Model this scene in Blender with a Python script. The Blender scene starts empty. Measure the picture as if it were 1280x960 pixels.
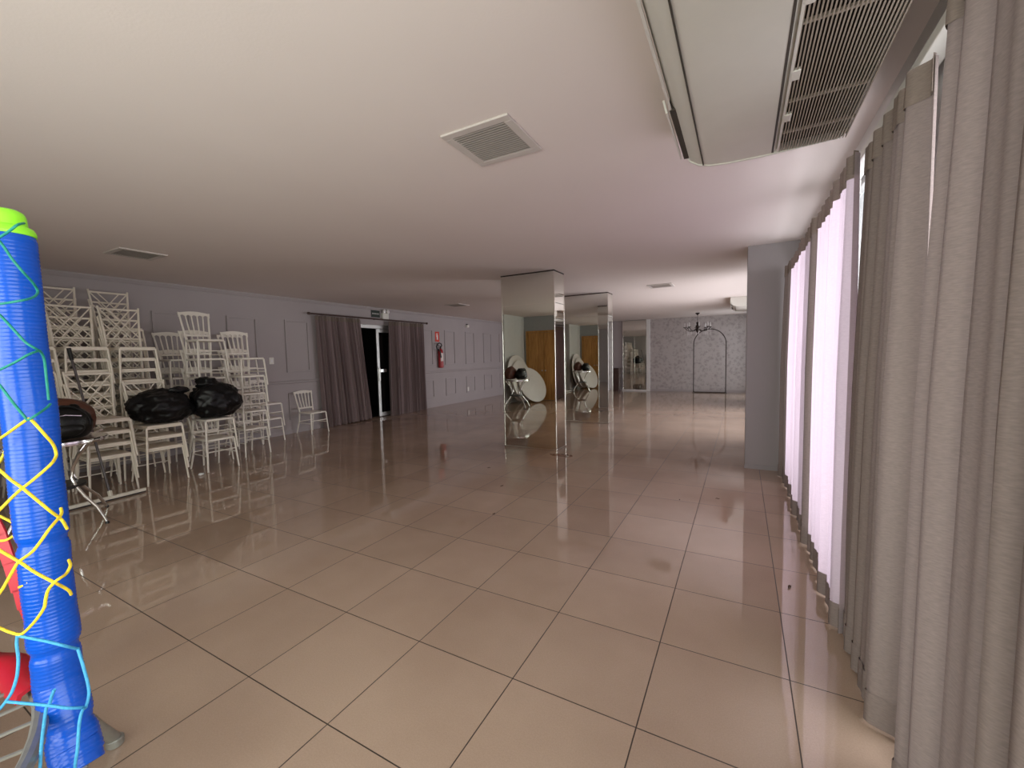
import bpy, bmesh, math, random
from mathutils import Vector, Matrix, noise
random.seed(7)
PI = math.pi
sc = bpy.context.scene
COL = sc.collection
H = 2.96

# ------------------------------------------------------------------ materials
def new_mat(name):
    m = bpy.data.materials.new(name); m.use_nodes = True
    nt = m.node_tree; b = nt.nodes['Principled BSDF']
    return m, nt, b
def mat(name, col, rough=.5, metal=0., spec=.5, var=.06, scale=8., bump=0., bscale=60., trans=0., coat=0.):
    """plain surface with a little procedural colour variation (and bump)"""
    m, nt, b = new_mat(name)
    N, L = nt.nodes, nt.links
    b.inputs['Roughness'].default_value = rough
    b.inputs['Metallic'].default_value = metal
    b.inputs['Specular IOR Level'].default_value = spec
    b.inputs['Coat Weight'].default_value = coat
    tc = N.new('ShaderNodeTexCoord'); nz = N.new('ShaderNodeTexNoise')
    nz.inputs['Scale'].default_value = scale; nz.inputs['Detail'].default_value = 4
    L.new(tc.outputs['Object'], nz.inputs['Vector'])
    r = N.new('ShaderNodeValToRGB')
    c0 = [max(0, c*(1-var)) for c in col]; c1 = [min(1, c*(1+var)) for c in col]
    r.color_ramp.elements[0].position = .3; r.color_ramp.elements[1].position = .7
    r.color_ramp.elements[0].color = (*c0, 1); r.color_ramp.elements[1].color = (*c1, 1)
    L.new(nz.outputs['Fac'], r.inputs['Fac']); L.new(r.outputs['Color'], b.inputs['Base Color'])
    if bump:
        n2 = N.new('ShaderNodeTexNoise'); n2.inputs['Scale'].default_value = bscale
        n2.inputs['Detail'].default_value = 3
        bp = N.new('ShaderNodeBump'); bp.inputs['Strength'].default_value = bump
        bp.inputs['Distance'].default_value = .01
        L.new(tc.outputs['Object'], n2.inputs['Vector'])
        L.new(n2.outputs['Fac'], bp.inputs['Height']); L.new(bp.outputs['Normal'], b.inputs['Normal'])
    return m

def floor_mat():
    m, nt, b = new_mat('polished_tile'); N, L = nt.nodes, nt.links
    geo = N.new('ShaderNodeNewGeometry')
    sub = N.new('ShaderNodeVectorMath'); sub.operation = 'SUBTRACT'
    sub.inputs[1].default_value = (-2.7758 + 60, 1.1172 - 60, 0)
    L.new(geo.outputs['Position'], sub.inputs[0])
    div = N.new('ShaderNodeVectorMath'); div.operation = 'SCALE'; div.inputs['Scale'].default_value = 1/.6
    L.new(sub.outputs[0], div.inputs[0])
    sep = N.new('ShaderNodeSeparateXYZ'); L.new(div.outputs[0], sep.inputs[0])
    def edge(o):
        f = N.new('ShaderNodeMath'); f.operation = 'FRACT'; L.new(o, f.inputs[0])
        s = N.new('ShaderNodeMath'); s.operation = 'SUBTRACT'; s.inputs[1].default_value = .5; L.new(f.outputs[0], s.inputs[0])
        a = N.new('ShaderNodeMath'); a.operation = 'ABSOLUTE'; L.new(s.outputs[0], a.inputs[0])
        return a.outputs[0]
    mx = N.new('ShaderNodeMath'); mx.operation = 'MAXIMUM'
    L.new(edge(sep.outputs[0]), mx.inputs[0]); L.new(edge(sep.outputs[1]), mx.inputs[1])
    gt = N.new('ShaderNodeMath'); gt.operation = 'GREATER_THAN'; gt.inputs[1].default_value = .4955
    L.new(mx.outputs[0], gt.inputs[0])
    # per tile tone
    fl = N.new('ShaderNodeVectorMath'); fl.operation = 'FLOOR'; L.new(div.outputs[0], fl.inputs[0])
    wn = N.new('ShaderNodeTexWhiteNoise'); L.new(fl.outputs[0], wn.inputs['Vector'])
    sp = N.new('ShaderNodeTexNoise'); sp.inputs['Scale'].default_value = 160; sp.inputs['Detail'].default_value = 2
    L.new(geo.outputs['Position'], sp.inputs['Vector'])
    cl = N.new('ShaderNodeTexNoise'); cl.inputs['Scale'].default_value = 1.3; cl.inputs['Detail'].default_value = 5
    L.new(geo.outputs['Position'], cl.inputs['Vector'])
    ad = N.new('ShaderNodeMath'); ad.operation = 'MULTIPLY_ADD'; ad.inputs[1].default_value = .35
    L.new(wn.outputs['Value'], ad.inputs[0]); L.new(sp.outputs['Fac'], ad.inputs[2])
    r = N.new('ShaderNodeValToRGB')
    r.color_ramp.elements[0].position = .3; r.color_ramp.elements[0].color = (.41, .30, .23, 1)
    r.color_ramp.elements[1].position = 1.0; r.color_ramp.elements[1].color = (.50, .375, .29, 1)
    L.new(ad.outputs[0], r.inputs['Fac'])
    # faint dusty wear, its own shape
    r2 = N.new('ShaderNodeValToRGB')
    r2.color_ramp.elements[0].position = .38; r2.color_ramp.elements[0].color = (.90, .88, .87, 1)
    r2.color_ramp.elements[1].position = .62; r2.color_ramp.elements[1].color = (1, 1, 1, 1)
    L.new(cl.outputs['Fac'], r2.inputs['Fac'])
    mu = N.new('ShaderNodeMixRGB'); mu.blend_type = 'MULTIPLY'; mu.inputs[0].default_value = 1
    L.new(r.outputs[0], mu.inputs[1]); L.new(r2.outputs[0], mu.inputs[2])
    mixc = N.new('ShaderNodeMixRGB'); mixc.inputs[2].default_value = (.035, .022, .015, 1)
    L.new(gt.outputs[0], mixc.inputs[0]); L.new(mu.outputs[0], mixc.inputs[1])
    L.new(mixc.outputs[0], b.inputs['Base Color'])
    ro = N.new('ShaderNodeMath'); ro.operation = 'MULTIPLY_ADD'
    ro.inputs[1].default_value = .04; ro.inputs[2].default_value = .02
    L.new(cl.outputs['Fac'], ro.inputs[0])
    rm = N.new('ShaderNodeMath'); rm.operation = 'MULTIPLY_ADD'; rm.inputs[1].default_value = .5
    L.new(gt.outputs[0], rm.inputs[0]); L.new(ro.outputs[0], rm.inputs[2])
    L.new(rm.outputs[0], b.inputs['Roughness'])
    b.inputs['Specular IOR Level'].default_value = .85
    return m

def cloth_mat(name, col, transl=.4, sheer=0., tcol=None, wscale=220., var=.12):
    m = bpy.data.materials.new(name); m.use_nodes = True
    nt = m.node_tree; N, L = nt.nodes, nt.links; N.clear()
    out = N.new('ShaderNodeOutputMaterial')
    geo = N.new('ShaderNodeNewGeometry')
    mp = N.new('ShaderNodeVectorMath'); mp.operation = 'MULTIPLY'; mp.inputs[1].default_value = (1, 1, 5)
    L.new(geo.outputs['Position'], mp.inputs[0])
    nz = N.new('ShaderNodeTexNoise'); nz.inputs['Scale'].default_value = wscale/4; nz.inputs['Detail'].default_value = 5
    L.new(mp.outputs[0], nz.inputs['Vector'])
    r = N.new('ShaderNodeValToRGB')
    r.color_ramp.elements[0].position = .3; r.color_ramp.elements[1].position = .7
    r.color_ramp.elements[0].color = (*[c*(1-var) for c in col], 1)
    r.color_ramp.elements[1].color = (*[min(1, c*(1+var)) for c in col], 1)
    L.new(nz.outputs['Fac'], r.inputs['Fac'])
    d = N.new('ShaderNodeBsdfDiffuse'); L.new(r.outputs[0], d.inputs['Color'])
    t = N.new('ShaderNodeBsdfTranslucent'); t.inputs['Color'].default_value = (*(tcol or col), 1)
    mx = N.new('ShaderNodeMixShader'); mx.inputs[0].default_value = transl
    L.new(d.outputs[0], mx.inputs[1]); L.new(t.outputs[0], mx.inputs[2])
    last = mx
    if sheer:
        tr = N.new('ShaderNodeBsdfTransparent'); m2 = N.new('ShaderNodeMixShader'); m2.inputs[0].default_value = sheer
        L.new(mx.outputs[0], m2.inputs[1]); L.new(tr.outputs[0], m2.inputs[2]); last = m2
    L.new(last.outputs[0], out.inputs['Surface'])
    return m

def glass_mat(name, tint=(.9, .95, .93), refl=.08):
    m = bpy.data.materials.new(name); m.use_nodes = True
    nt = m.node_tree; N, L = nt.nodes, nt.links; N.clear()
    out = N.new('ShaderNodeOutputMaterial')
    tr = N.new('ShaderNodeBsdfTransparent'); tr.inputs['Color'].default_value = (*tint, 1)
    gl = N.new('ShaderNodeBsdfGlossy'); gl.inputs['Roughness'].default_value = .02
    fr = N.new('ShaderNodeLayerWeight'); fr.inputs['Blend'].default_value = .25
    ma = N.new('ShaderNodeMath'); ma.operation = 'MULTIPLY_ADD'; ma.inputs[1].default_value = .5; ma.inputs[2].default_value = refl*.3
    L.new(fr.outputs['Fresnel'], ma.inputs[0])
    mx = N.new('ShaderNodeMixShader'); L.new(ma.outputs[0], mx.inputs[0])
    L.new(tr.outputs[0], mx.inputs[1]); L.new(gl.outputs[0], mx.inputs[2]); L.new(mx.outputs[0], out.inputs['Surface'])
    return m

def wood_mat():
    m, nt, b = new_mat('honey_wood'); N, L = nt.nodes, nt.links
    tc = N.new('ShaderNodeTexCoord'); mp = N.new('ShaderNodeMapping'); mp.inputs['Scale'].default_value = (7, 7, .7)
    L.new(tc.outputs['Object'], mp.inputs[0])
    nz = N.new('ShaderNodeTexNoise'); nz.inputs['Scale'].default_value = 2.2; nz.inputs['Detail'].default_value = 8
    nz.inputs['Distortion'].default_value = 1.2
    L.new(mp.outputs[0], nz.inputs['Vector'])
    r = N.new('ShaderNodeValToRGB')
    r.color_ramp.elements[0].position = .3; r.color_ramp.elements[0].color = (.34, .15, .035, 1)
    r.color_ramp.elements[1].position = .7; r.color_ramp.elements[1].color = (.62, .33, .09, 1)
    L.new(nz.outputs['Fac'], r.inputs['Fac']); L.new(r.outputs[0], b.inputs['Base Color'])
    b.inputs['Roughness'].default_value = .45
    return m

def damask_mat():
    m, nt, b = new_mat('damask_wallpaper'); N, L = nt.nodes, nt.links
    geo = N.new('ShaderNodeNewGeometry')
    vo = N.new('ShaderNodeTexVoronoi'); vo.feature = 'SMOOTH_F1'; vo.inputs['Scale'].default_value = 9
    nz = N.new('ShaderNodeTexNoise'); nz.inputs['Scale'].default_value = 22; nz.inputs['Detail'].default_value = 5
    nz.inputs['Distortion'].default_value = 1.5
    L.new(geo.outputs['Position'], nz.inputs['Vector']); L.new(geo.outputs['Position'], vo.inputs['Vector'])
    a = N.new('ShaderNodeMath'); a.operation = 'MULTIPLY_ADD'; a.inputs[1].default_value = .6
    L.new(vo.outputs['Distance'], a.inputs[0]); L.new(nz.outputs['Fac'], a.inputs[2])
    r = N.new('ShaderNodeValToRGB')
    r.color_ramp.elements[0].position = .55; r.color_ramp.elements[0].color = (.33, .29, .295, 1)
    r.color_ramp.elements[1].position = .78; r.color_ramp.elements[1].color = (.47, .425, .43, 1)
    L.new(a.outputs[0], r.inputs['Fac']); L.new(r.outputs[0], b.inputs['Base Color'])
    b.inputs['Roughness'].default_value = .5
    return m

M = {}
M['floor'] = floor_mat()
M['ceiling'] = mat('ceiling_paint', (.78, .705, .685), .9, var=.015, scale=.8, bump=.05, bscale=90)
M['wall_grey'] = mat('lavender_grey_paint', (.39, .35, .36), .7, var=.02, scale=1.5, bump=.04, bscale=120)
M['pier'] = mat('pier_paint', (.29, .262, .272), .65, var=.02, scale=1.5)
M['wall_pale'] = mat('pale_grey_paint', (.60, .61, .58), .8, var=.02)
M['wall_green'] = mat('grey_green_paint', (.38, .41, .40), .8, var=.02)
M['white_paint'] = mat('white_paint', (.74, .73, .73), .6, var=.02)
M['damask'] = damask_mat()
M['mirror'] = mat('mirror_glass', (.80, .81, .77), .012, metal=1, var=.004)
M['mirror_edge'] = mat('mirror_bevel', (.86, .85, .82), .12, metal=1, var=.03)
M['alu'] = mat('aluminium', (.62, .62, .61), .35, metal=.8, var=.04)
M['chrome'] = mat('polished_aluminium', (.82, .82, .82), .16, metal=1, var=.03)
M['dark_metal'] = mat('dark_metal', (.045, .032, .03), .4, metal=.6)
M['black'] = mat('black_plastic', (.008, .008, .009), .4)
M['bagplastic'] = mat('black_bin_liner', (.004, .004, .005), .36, spec=.3, bump=.25, bscale=14)
M['blackleather'] = mat('black_leather', (.004, .004, .004), .36, spec=.3, bump=.2, bscale=70)
M['brown'] = mat('brown_leather', (.10, .035, .02), .45, var=.2, bump=.2, bscale=60)
M['ivory'] = mat('ivory_lacquer', (.84, .77, .68), .42, var=.04)
M['white_res'] = mat('white_resin', (.84, .79, .73), .4, var=.03)
M['white_plastic'] = mat('white_plastic', (.74, .72, .68), .45, var=.03)
M['ac_body'] = mat('ac_plastic', (.66, .64, .60), .42, var=.02)
M['ac_dark'] = mat('ac_dark_inside', (.05, .04, .032), .7)
M['grille'] = mat('ac_grille_plastic', (.36, .31, .265), .5, var=.05)
M['blue'] = mat('blue_plastic_sleeve', (.002, .08, .54), .24, var=.08, scale=5, spec=.4)
M['lime'] = mat('lime_plastic', (.30, .86, .03), .35, var=.04)
M['yellow'] = mat('yellow_rope', (.92, .68, .03), .6, var=.12, scale=50, bump=.5, bscale=200)
M['green'] = mat('green_rope', (.01, .26, .20), .6, var=.12, scale=50, bump=.5, bscale=200)
M['ltblue'] = mat('light_blue_rope', (.06, .38, .72), .6, var=.12, scale=50, bump=.5, bscale=200)
M['red'] = mat('red_vinyl', (.45, .006, .022), .4, var=.08)
M['steel'] = mat('galvanised_steel', (.34, .34, .32), .45, metal=.7, var=.1, scale=20)
M['black_mesh'] = mat('black_jumping_fabric', (.015, .015, .016), .8)
M['teal'] = mat('dark_teal_fabric', (.012, .065, .085), .7, var=.2)
M['wood'] = wood_mat()
M['darkwood'] = mat('dark_brown_wood', (.06, .032, .026), .5, var=.25, scale=12)
M['c_taupe'] = cloth_mat('taupe_curtain_linen', (.25, .205, .193), .10, 0)
M['c_sheer'] = cloth_mat('sheer_curtain_linen', (.46, .40, .41), .42, .015, (.74, .60, .70))
M['c_door'] = cloth_mat('mauve_brown_curtain', (.27, .205, .21), .08, 0)
M['header'] = cloth_mat('curtain_header_tape', (.27, .22, .195), .12, 0)
M['glass'] = glass_mat('window_glass')
M['darkglass'] = glass_mat('door_glass', (.45, .55, .52), .2)
M['void'] = mat('dark_room_shade', (.03, .03, .032), .9)  # near-black colour stands in for the shade of an unlit room
M['ext_red'] = mat('extinguisher_red', (.36, .010, .016), .3)
M['sign_red'] = mat('sign_red', (.62, .05, .03), .4)
M['sign_dark'] = mat('sign_dark_green', (.010, .022, .016), .4)
M['sign_light'] = mat('sign_light_print', (.42, .42, .40), .5)
M['label'] = mat('white_label', (.72, .62, .60), .5)
M['vent_frame'] = mat('vent_frame_plastic', (.60, .55, .53), .5, var=.03)
M['vent_louvre'] = mat('vent_louvre_plastic', (.42, .38, .36), .5, var=.03)
M['leaf'] = mat('dry_leaf', (.09, .05, .03), .8, var=.3)
M['stain'] = mat('brown_floor_stain', (.20, .10, .06), .25, var=.3, scale=20)
M['paper'] = mat('paper', (.8, .8, .82), .7)
M['crystal'] = mat('crystal_glass', (.75, .72, .74), .1, spec=.9)
M['squeegee'] = mat('white_squeegee_plastic', (.72, .68, .60), .5)
M['handle_dark'] = mat('dark_grey_handle', (.10, .085, .09), .4, metal=.4)

# ------------------------------------------------------------------ mesh builder
class MB:
    def __init__(s): s.bm = bmesh.new()
    def box(s, a, b, bev=0.):
        r = bmesh.ops.create_cube(s.bm, size=1)
        c = [(a[i]+b[i])/2 for i in range(3)]; d = [abs(b[i]-a[i]) for i in range(3)]
        for v in r['verts']: v.co = Vector((c[0]+v.co.x*d[0], c[1]+v.co.y*d[1], c[2]+v.co.z*d[2]))
        if bev:
            es = list({e for v in r['verts'] for e in v.link_edges})
            bmesh.ops.bevel(s.bm, geom=es, offset=bev, segments=2, affect='EDGES', profile=.6)
        return s
    def obox(s, p0, p1, w, t, up=(0, 0, 1)):
        """bar of width w / thickness t from p0 to p1"""
        p0, p1 = Vector(p0), Vector(p1); d = (p1-p0).normalized(); u = Vector(up)
        x = d.cross(u)
        if x.length < 1e-4: x = d.cross(Vector((1, 0, 0)))
        x.normalize(); y = x.cross(d)
        vs = [s.bm.verts.new(p + x*(w/2*i) + y*(t/2*j)) for p in (p0, p1) for i, j in ((-1, -1), (1, -1), (1, 1), (-1, 1))]
        for f in ((3, 2, 1, 0), (4, 5, 6, 7), (0, 1, 5, 4), (1, 2, 6, 5), (2, 3, 7, 6), (3, 0, 4, 7)):
            s.bm.faces.new([vs[i] for i in f])
        return s
    def tube(s, pts, r, n=8, closed=False, cap=True):
        pts = [Vector(p) for p in pts]; k = len(pts)
        rs = r if isinstance(r, (list, tuple)) else [r]*k
        rings = []; prev = None
        for i, p in enumerate(pts):
            if closed: d = pts[(i+1) % k]-pts[i-1]
            else: d = pts[min(i+1, k-1)]-pts[max(i-1, 0)]
            if d.length < 1e-9: d = Vector((0, 0, 1))
            d.normalize()
            if prev is None:
                a = Vector((0, 0, 1)) if abs(d.z) < .9 else Vector((1, 0, 0))
                x = d.cross(a).normalized()
            else:
                x = prev - d*prev.dot(d)
                x = x.normalized() if x.length > 1e-6 else d.orthogonal().normalized()
            prev = x; y = d.cross(x)
            rings.append([s.bm.verts.new(p + (x*math.cos(2*PI*j/n+PI/n) + y*math.sin(2*PI*j/n+PI/n))*rs[i]) for j in range(n)])
        m = k if closed else k-1
        for i in range(m):
            A, B = rings[i], rings[(i+1) % k]
            for j in range(n):
                s.bm.faces.new((A[j], A[(j+1) % n], B[(j+1) % n], B[j]))
        if cap and not closed:
            s.bm.faces.new(rings[0][::-1]); s.bm.faces.new(rings[-1])
        return s
    def lathe(s, prof, n=24, c=(0, 0, 0), axis='Z'):
        rings = []
        for r, h in prof:
            ring = []
            for j in range(n):
                a = 2*PI*j/n; x, y = r*math.cos(a), r*math.sin(a)
                p = {'Z': (x, y, h), 'X': (h, x, y), 'Y': (x, h, y)}[axis]
                ring.append(s.bm.verts.new(Vector(c)+Vector(p)))
            rings.append(ring)
        for A, B in zip(rings, rings[1:]):
            for j in range(n): s.bm.faces.new((A[j], A[(j+1) % n], B[(j+1) % n], B[j]))
        s.bm.faces.new(rings[0][::-1]); s.bm.faces.new(rings[-1])
        return s
    def prism(s, poly, f0, f1):
        """poly: 2-D outline; f0/f1 map (u,v) to 3-D end caps"""
        A = [s.bm.verts.new(f0(u, v)) for u, v in poly]; B = [s.bm.verts.new(f1(u, v)) for u, v in poly]
        n = len(poly)
        s.bm.faces.new(A[::-1]); s.bm.faces.new(B)
        for i in range(n): s.bm.faces.new((A[i], A[(i+1) % n], B[(i+1) % n], B[i]))
        return s
    def grid(s, f, nu, nv):
        V = [[s.bm.verts.new(f(i/nu, j/nv)) for j in range(nv+1)] for i in range(nu+1)]
        for i in range(nu):
            for j in range(nv): s.bm.faces.new((V[i][j], V[i+1][j], V[i+1][j+1], V[i][j+1]))
        return s
    def blob(s, c, rad, sub=4, amp=.12, fr=2.5, seed=0, flat=None, fold=.0):
        r = bmesh.ops.create_icosphere(s.bm, subdivisions=sub, radius=1)
        for v in r['verts']:
            d = v.co.normalized()
            q = d*fr + Vector((seed*3.1, seed*1.7, seed*.9))
            k = 1 + amp*noise.noise(q) + amp*.5*noise.noise(q*2.3) + fold*abs(noise.noise(q*4.1)) - fold*.5*abs(noise.noise(q*7.3+Vector((5, 1, 2))))
            p = Vector((d.x*rad[0]*k, d.y*rad[1]*k, d.z*rad[2]*k))
            if flat is not None and p.z < flat: p.z = flat + (p.z-flat)*.12
            v.co = Vector(c)+p
        return s
    def build(s, name, m, parent=None, smooth=True, angle=.6, **kw):
        bmesh.ops.recalc_face_normals(s.bm, faces=s.bm.faces[:])
        me = bpy.data.meshes.new(name); s.bm.to_mesh(me); s.bm.free()
        o = bpy.data.objects.new(name, me); COL.objects.link(o)
        me.materials.append(M[m] if isinstance(m, str) else m)
        if smooth:
            me.polygons.foreach_set('use_smooth', [True]*len(me.polygons))
            me.set_sharp_from_angle(angle=angle)
        if parent: o.parent = parent
        for k, v in kw.items(): o[k] = v
        return o

def thing(name, label, cat, loc=(0, 0, 0), rz=0., group=None):
    o = bpy.data.objects.new(name, None); COL.objects.link(o)
    o.empty_display_size = .1
    o.location = loc; o.rotation_euler = (0, 0, rz); o['label'] = label; o['category'] = cat
    if group: o['group'] = group
    return o
def tag(o, label, cat, group=None):
    o['label'] = label; o['category'] = cat
    if group: o['group'] = group
    return o
def struct(o):
    o['kind'] = 'structure'; return o
def dup(root, loc, rz, label, group):
    r = root.copy(); COL.objects.link(r); r.location = loc; r.rotation_euler = (0, 0, rz)
    r['label'] = label; r['group'] = group
    for ch in list(root.children):
        c = ch.copy(); COL.objects.link(c); c.parent = r
        for g in ch.children:
            d = g.copy(); COL.objects.link(d); d.parent = c
    return r

# ------------------------------------------------------------------ camera
cam = bpy.data.cameras.new('camera'); co = bpy.data.objects.new('camera', cam); COL.objects.link(co)
CZ = 2.66098242*.6
yaw, pit, rol = .501843701, -.0675908598, -.0224690449
fwd = Vector((-math.sin(yaw), math.cos(yaw), 0)); right = Vector((math.cos(yaw), math.sin(yaw), 0)); up = Vector((0, 0, 1))
f2 = fwd*math.cos(pit)+up*math.sin(pit); u2 = -fwd*math.sin(pit)+up*math.cos(pit)
r3 = right*math.cos(rol)+u2*math.sin(rol); u3 = -right*math.sin(rol)+u2*math.cos(rol)
co.matrix_world = Matrix(((r3.x, u3.x, -f2.x, 0), (r3.y, u3.y, -f2.y, 0), (r3.z, u3.z, -f2.z, CZ), (0, 0, 0, 1)))
cam.sensor_fit = 'HORIZONTAL'; cam.sensor_width = 36; cam.lens = 524.0215/1280*36
cam.clip_start = .05; cam.clip_end = 200
sc.camera = co

# ------------------------------------------------------------------ room shell
XL, XR, YF, YB = -8.65, .67, 18.0, -2.2
struct(MB().box((XL-.2, YB-.2, -.12), (XR+.2, YF+.2, 0)).build('floor', 'floor', smooth=False))
struct(MB().box((XL-.2, YB-.2, H), (XR+.2, YF+.2, H+.12)).build('ceiling', 'ceiling', smooth=False))
# left wall with the door opening
DY0, DY1, DH = 6.75, 9.45, 2.5
b = MB()
b.box((XL-.16, .6, 0), (XL, DY0, H)); b.box((XL-.16, DY1, 0), (XL, YF, H)); b.box((XL-.16, DY0, DH), (XL, DY1, H))
struct(b.build('wall_left', 'wall_grey', smooth=False))
# room behind the door, its darkness put into the wall colour
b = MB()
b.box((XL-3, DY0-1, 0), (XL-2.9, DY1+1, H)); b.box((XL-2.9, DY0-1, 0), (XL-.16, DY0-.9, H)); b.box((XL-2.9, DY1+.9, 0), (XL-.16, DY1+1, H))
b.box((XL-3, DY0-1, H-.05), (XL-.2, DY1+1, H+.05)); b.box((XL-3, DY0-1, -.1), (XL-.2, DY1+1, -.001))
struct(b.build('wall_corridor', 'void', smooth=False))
# closet block, rear walls (seen in the column mirrors)
XC = -6.87
b = MB(); b.box((XL-.16, .45, 0), (XC, .6, H)); b.box((XC-.15, -.85, 0), (XC, .45, H))
struct(b.build('wall_closet', 'wall_pale', smooth=False))
b = MB(); b.box((XC-.15, -1.0, 0), (-4.6, -.85, H)); b.box((-4.75, YB, 0), (-4.6, -1.0, H))
struct(b.build('wall_rear', 'wall_green', smooth=False))
b = MB()   # wall behind the camera with a wide glazed opening
BW0, BW1, BWH = -3.6, .3, 2.55
b.box((-4.6, YB-.16, 0), (BW0, YB, H)); b.box((BW1, YB-.16, 0), (XR, YB, H)); b.box((BW0, YB-.16, BWH), (BW1, YB, H))
struct(b.build('wall_back', 'wall_pale', smooth=False))
# far wall
b = MB(); b.box((-3.44, YF, 0), (XR+.2, YF+.16, H))
struct(b.build('wall_far', 'damask', smooth=False))
b = MB(); b.box((XL-.16, YF, 0), (-3.44, YF+.16, H))
struct(b.build('wall_far_side', 'wall_grey', smooth=False))
struct(MB().box((-3.47, YF-.05, 0), (-3.33, YF, H), .004).build('trim_1', 'white_paint', smooth=False))
struct(MB().box((XL, YF-.015, 0), (XR, YF, .09), .003).build('baseboard_far', 'wall_grey', smooth=False))
# right (window) wall: openings (y0, y1, z0, z1)
WIN = [(-1.9, 1.05, .12, 2.62), (1.5, 2.3, .12, 2.56), (2.95, 4.35, .12, 2.82), (4.6, 6.2, .12, 2.82), (7.7, 13.1, .12, 2.74), (15.6, 17.5, .12, 2.74)]
b = MB(); T = .16; y = YB
for (y0, y1, z0, z1) in WIN:
    b.box((XR, y, 0), (XR+T, y0, H)); b.box((XR, y0, 0), (XR+T, y1, z0)); b.box((XR, y0, z1), (XR+T, y1, H)); y = y1
b.box((XR, y, 0), (XR+T, YF, H))
struct(b.build('wall_right', 'white_paint', smooth=False))
def window_frame(i, plane, a0, a1, z0, z1, pos, mull, axis):
    """aluminium frame; axis 'Y' = opening runs along Y in wall x=pos"""
    def P(a, z, d): return (pos+d, a, z) if axis == 'Y' else (a, pos+d, z)
    f = MB(); w = .05
    def bar(a, b_, c, d): f.box(P(a, c, -.025), P(b_, d, .025), .004)
    bar(a0, a1, z0, z0+w); bar(a0, a1, z1-w, z1); bar(a0, a0+w, z0+w, z1-w); bar(a1-w, a1, z0+w, z1-w)
    for k in range(1, mull): 
        m_ = a0+(a1-a0)*k/mull; bar(m_-w/2, m_+w/2, z0+w, z1-w)
    fo = struct(f.build('window_%d' % i, 'alu', smooth=False))
    g = MB().box(P(a0+.03, z0+.03, -.004), P(a1-.03, z1-.03, .004))
    g.build('pane', 'glass', fo, smooth=False)
for i, (y0, y1, z0, z1) in enumerate(WIN):
    window_frame(i+1, None, y0, y1, z0, z1, XR+.1, max(1, round((y1-y0)/.75)), 'Y')
window_frame(len(WIN)+1, None, BW0, BW1, .0, BWH, YB-.08, 3, 'X')
# grey pier that juts into the room beside the last near window
PX, PY = .055, 6.43
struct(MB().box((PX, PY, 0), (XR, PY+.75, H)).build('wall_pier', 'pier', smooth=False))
struct(MB().box((PX-.006, PY-.012, 0), (XR-.2, PY, .055), .002).build('baseboard_pier', 'pier', smooth=False))

# mouldings on the left wall
def frame_moulding(y0, y1, z0, z1):
    b = MB(); w = .04; t = .026
    for (a, c, e, f) in ((y0, y1, z0, z0+w), (y0, y1, z1-w, z1), (y0, y0+w, z0+w, z1-w), (y1-w, y1, z0+w, z1-w)):
        b.box((XL, a, e), (XL+t, c, f), .005)
    return b
ti = 2
for y0 in (2.15, 3.31, 4.47, 5.63, 9.99, 11.17, 12.36, 13.55, 14.74, 15.93):
    y1 = y0+.57
    struct(frame_moulding(y0, y1, 1.34, 2.48).build('trim_%d' % ti, 'wall_grey', smooth=False)); ti += 1
    struct(frame_moulding(y0, y1, .31, .89).build('trim_%d' % ti, 'wall_grey', smooth=False)); ti += 1
for (y0, y1) in ((.6, DY0), (DY1, YF)):
    b = MB()
    b.prism([(0, 1.095), (.018, 1.10), (.028, 1.12), (.022, 1.14), (.03, 1.155), (0, 1.16)], lambda u, v: Vector((XL+u, y0, v)), lambda u, v: Vector((XL+u, y1, v)))
    struct(b.build('trim_%d' % ti, 'wall_grey', smooth=False)); ti += 1
    struct(MB().box((XL, y0, 0), (XL+.016, y1, .09), .004).build('baseboard_left_%d' % (ti), 'wall_grey', smooth=False))
# slim cove line where the left wall meets the ceiling
b = MB(); b.prism([(0, H-.07), (.02, H-.07), (.05, H-.02), (.05, H), (0, H)], lambda u, v: Vector((XL+u, .6, v)), lambda u, v: Vector((XL+u, YF, v)))
struct(b.build('trim_%d' % ti, 'wall_grey', smooth=False)); ti += 1

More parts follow.
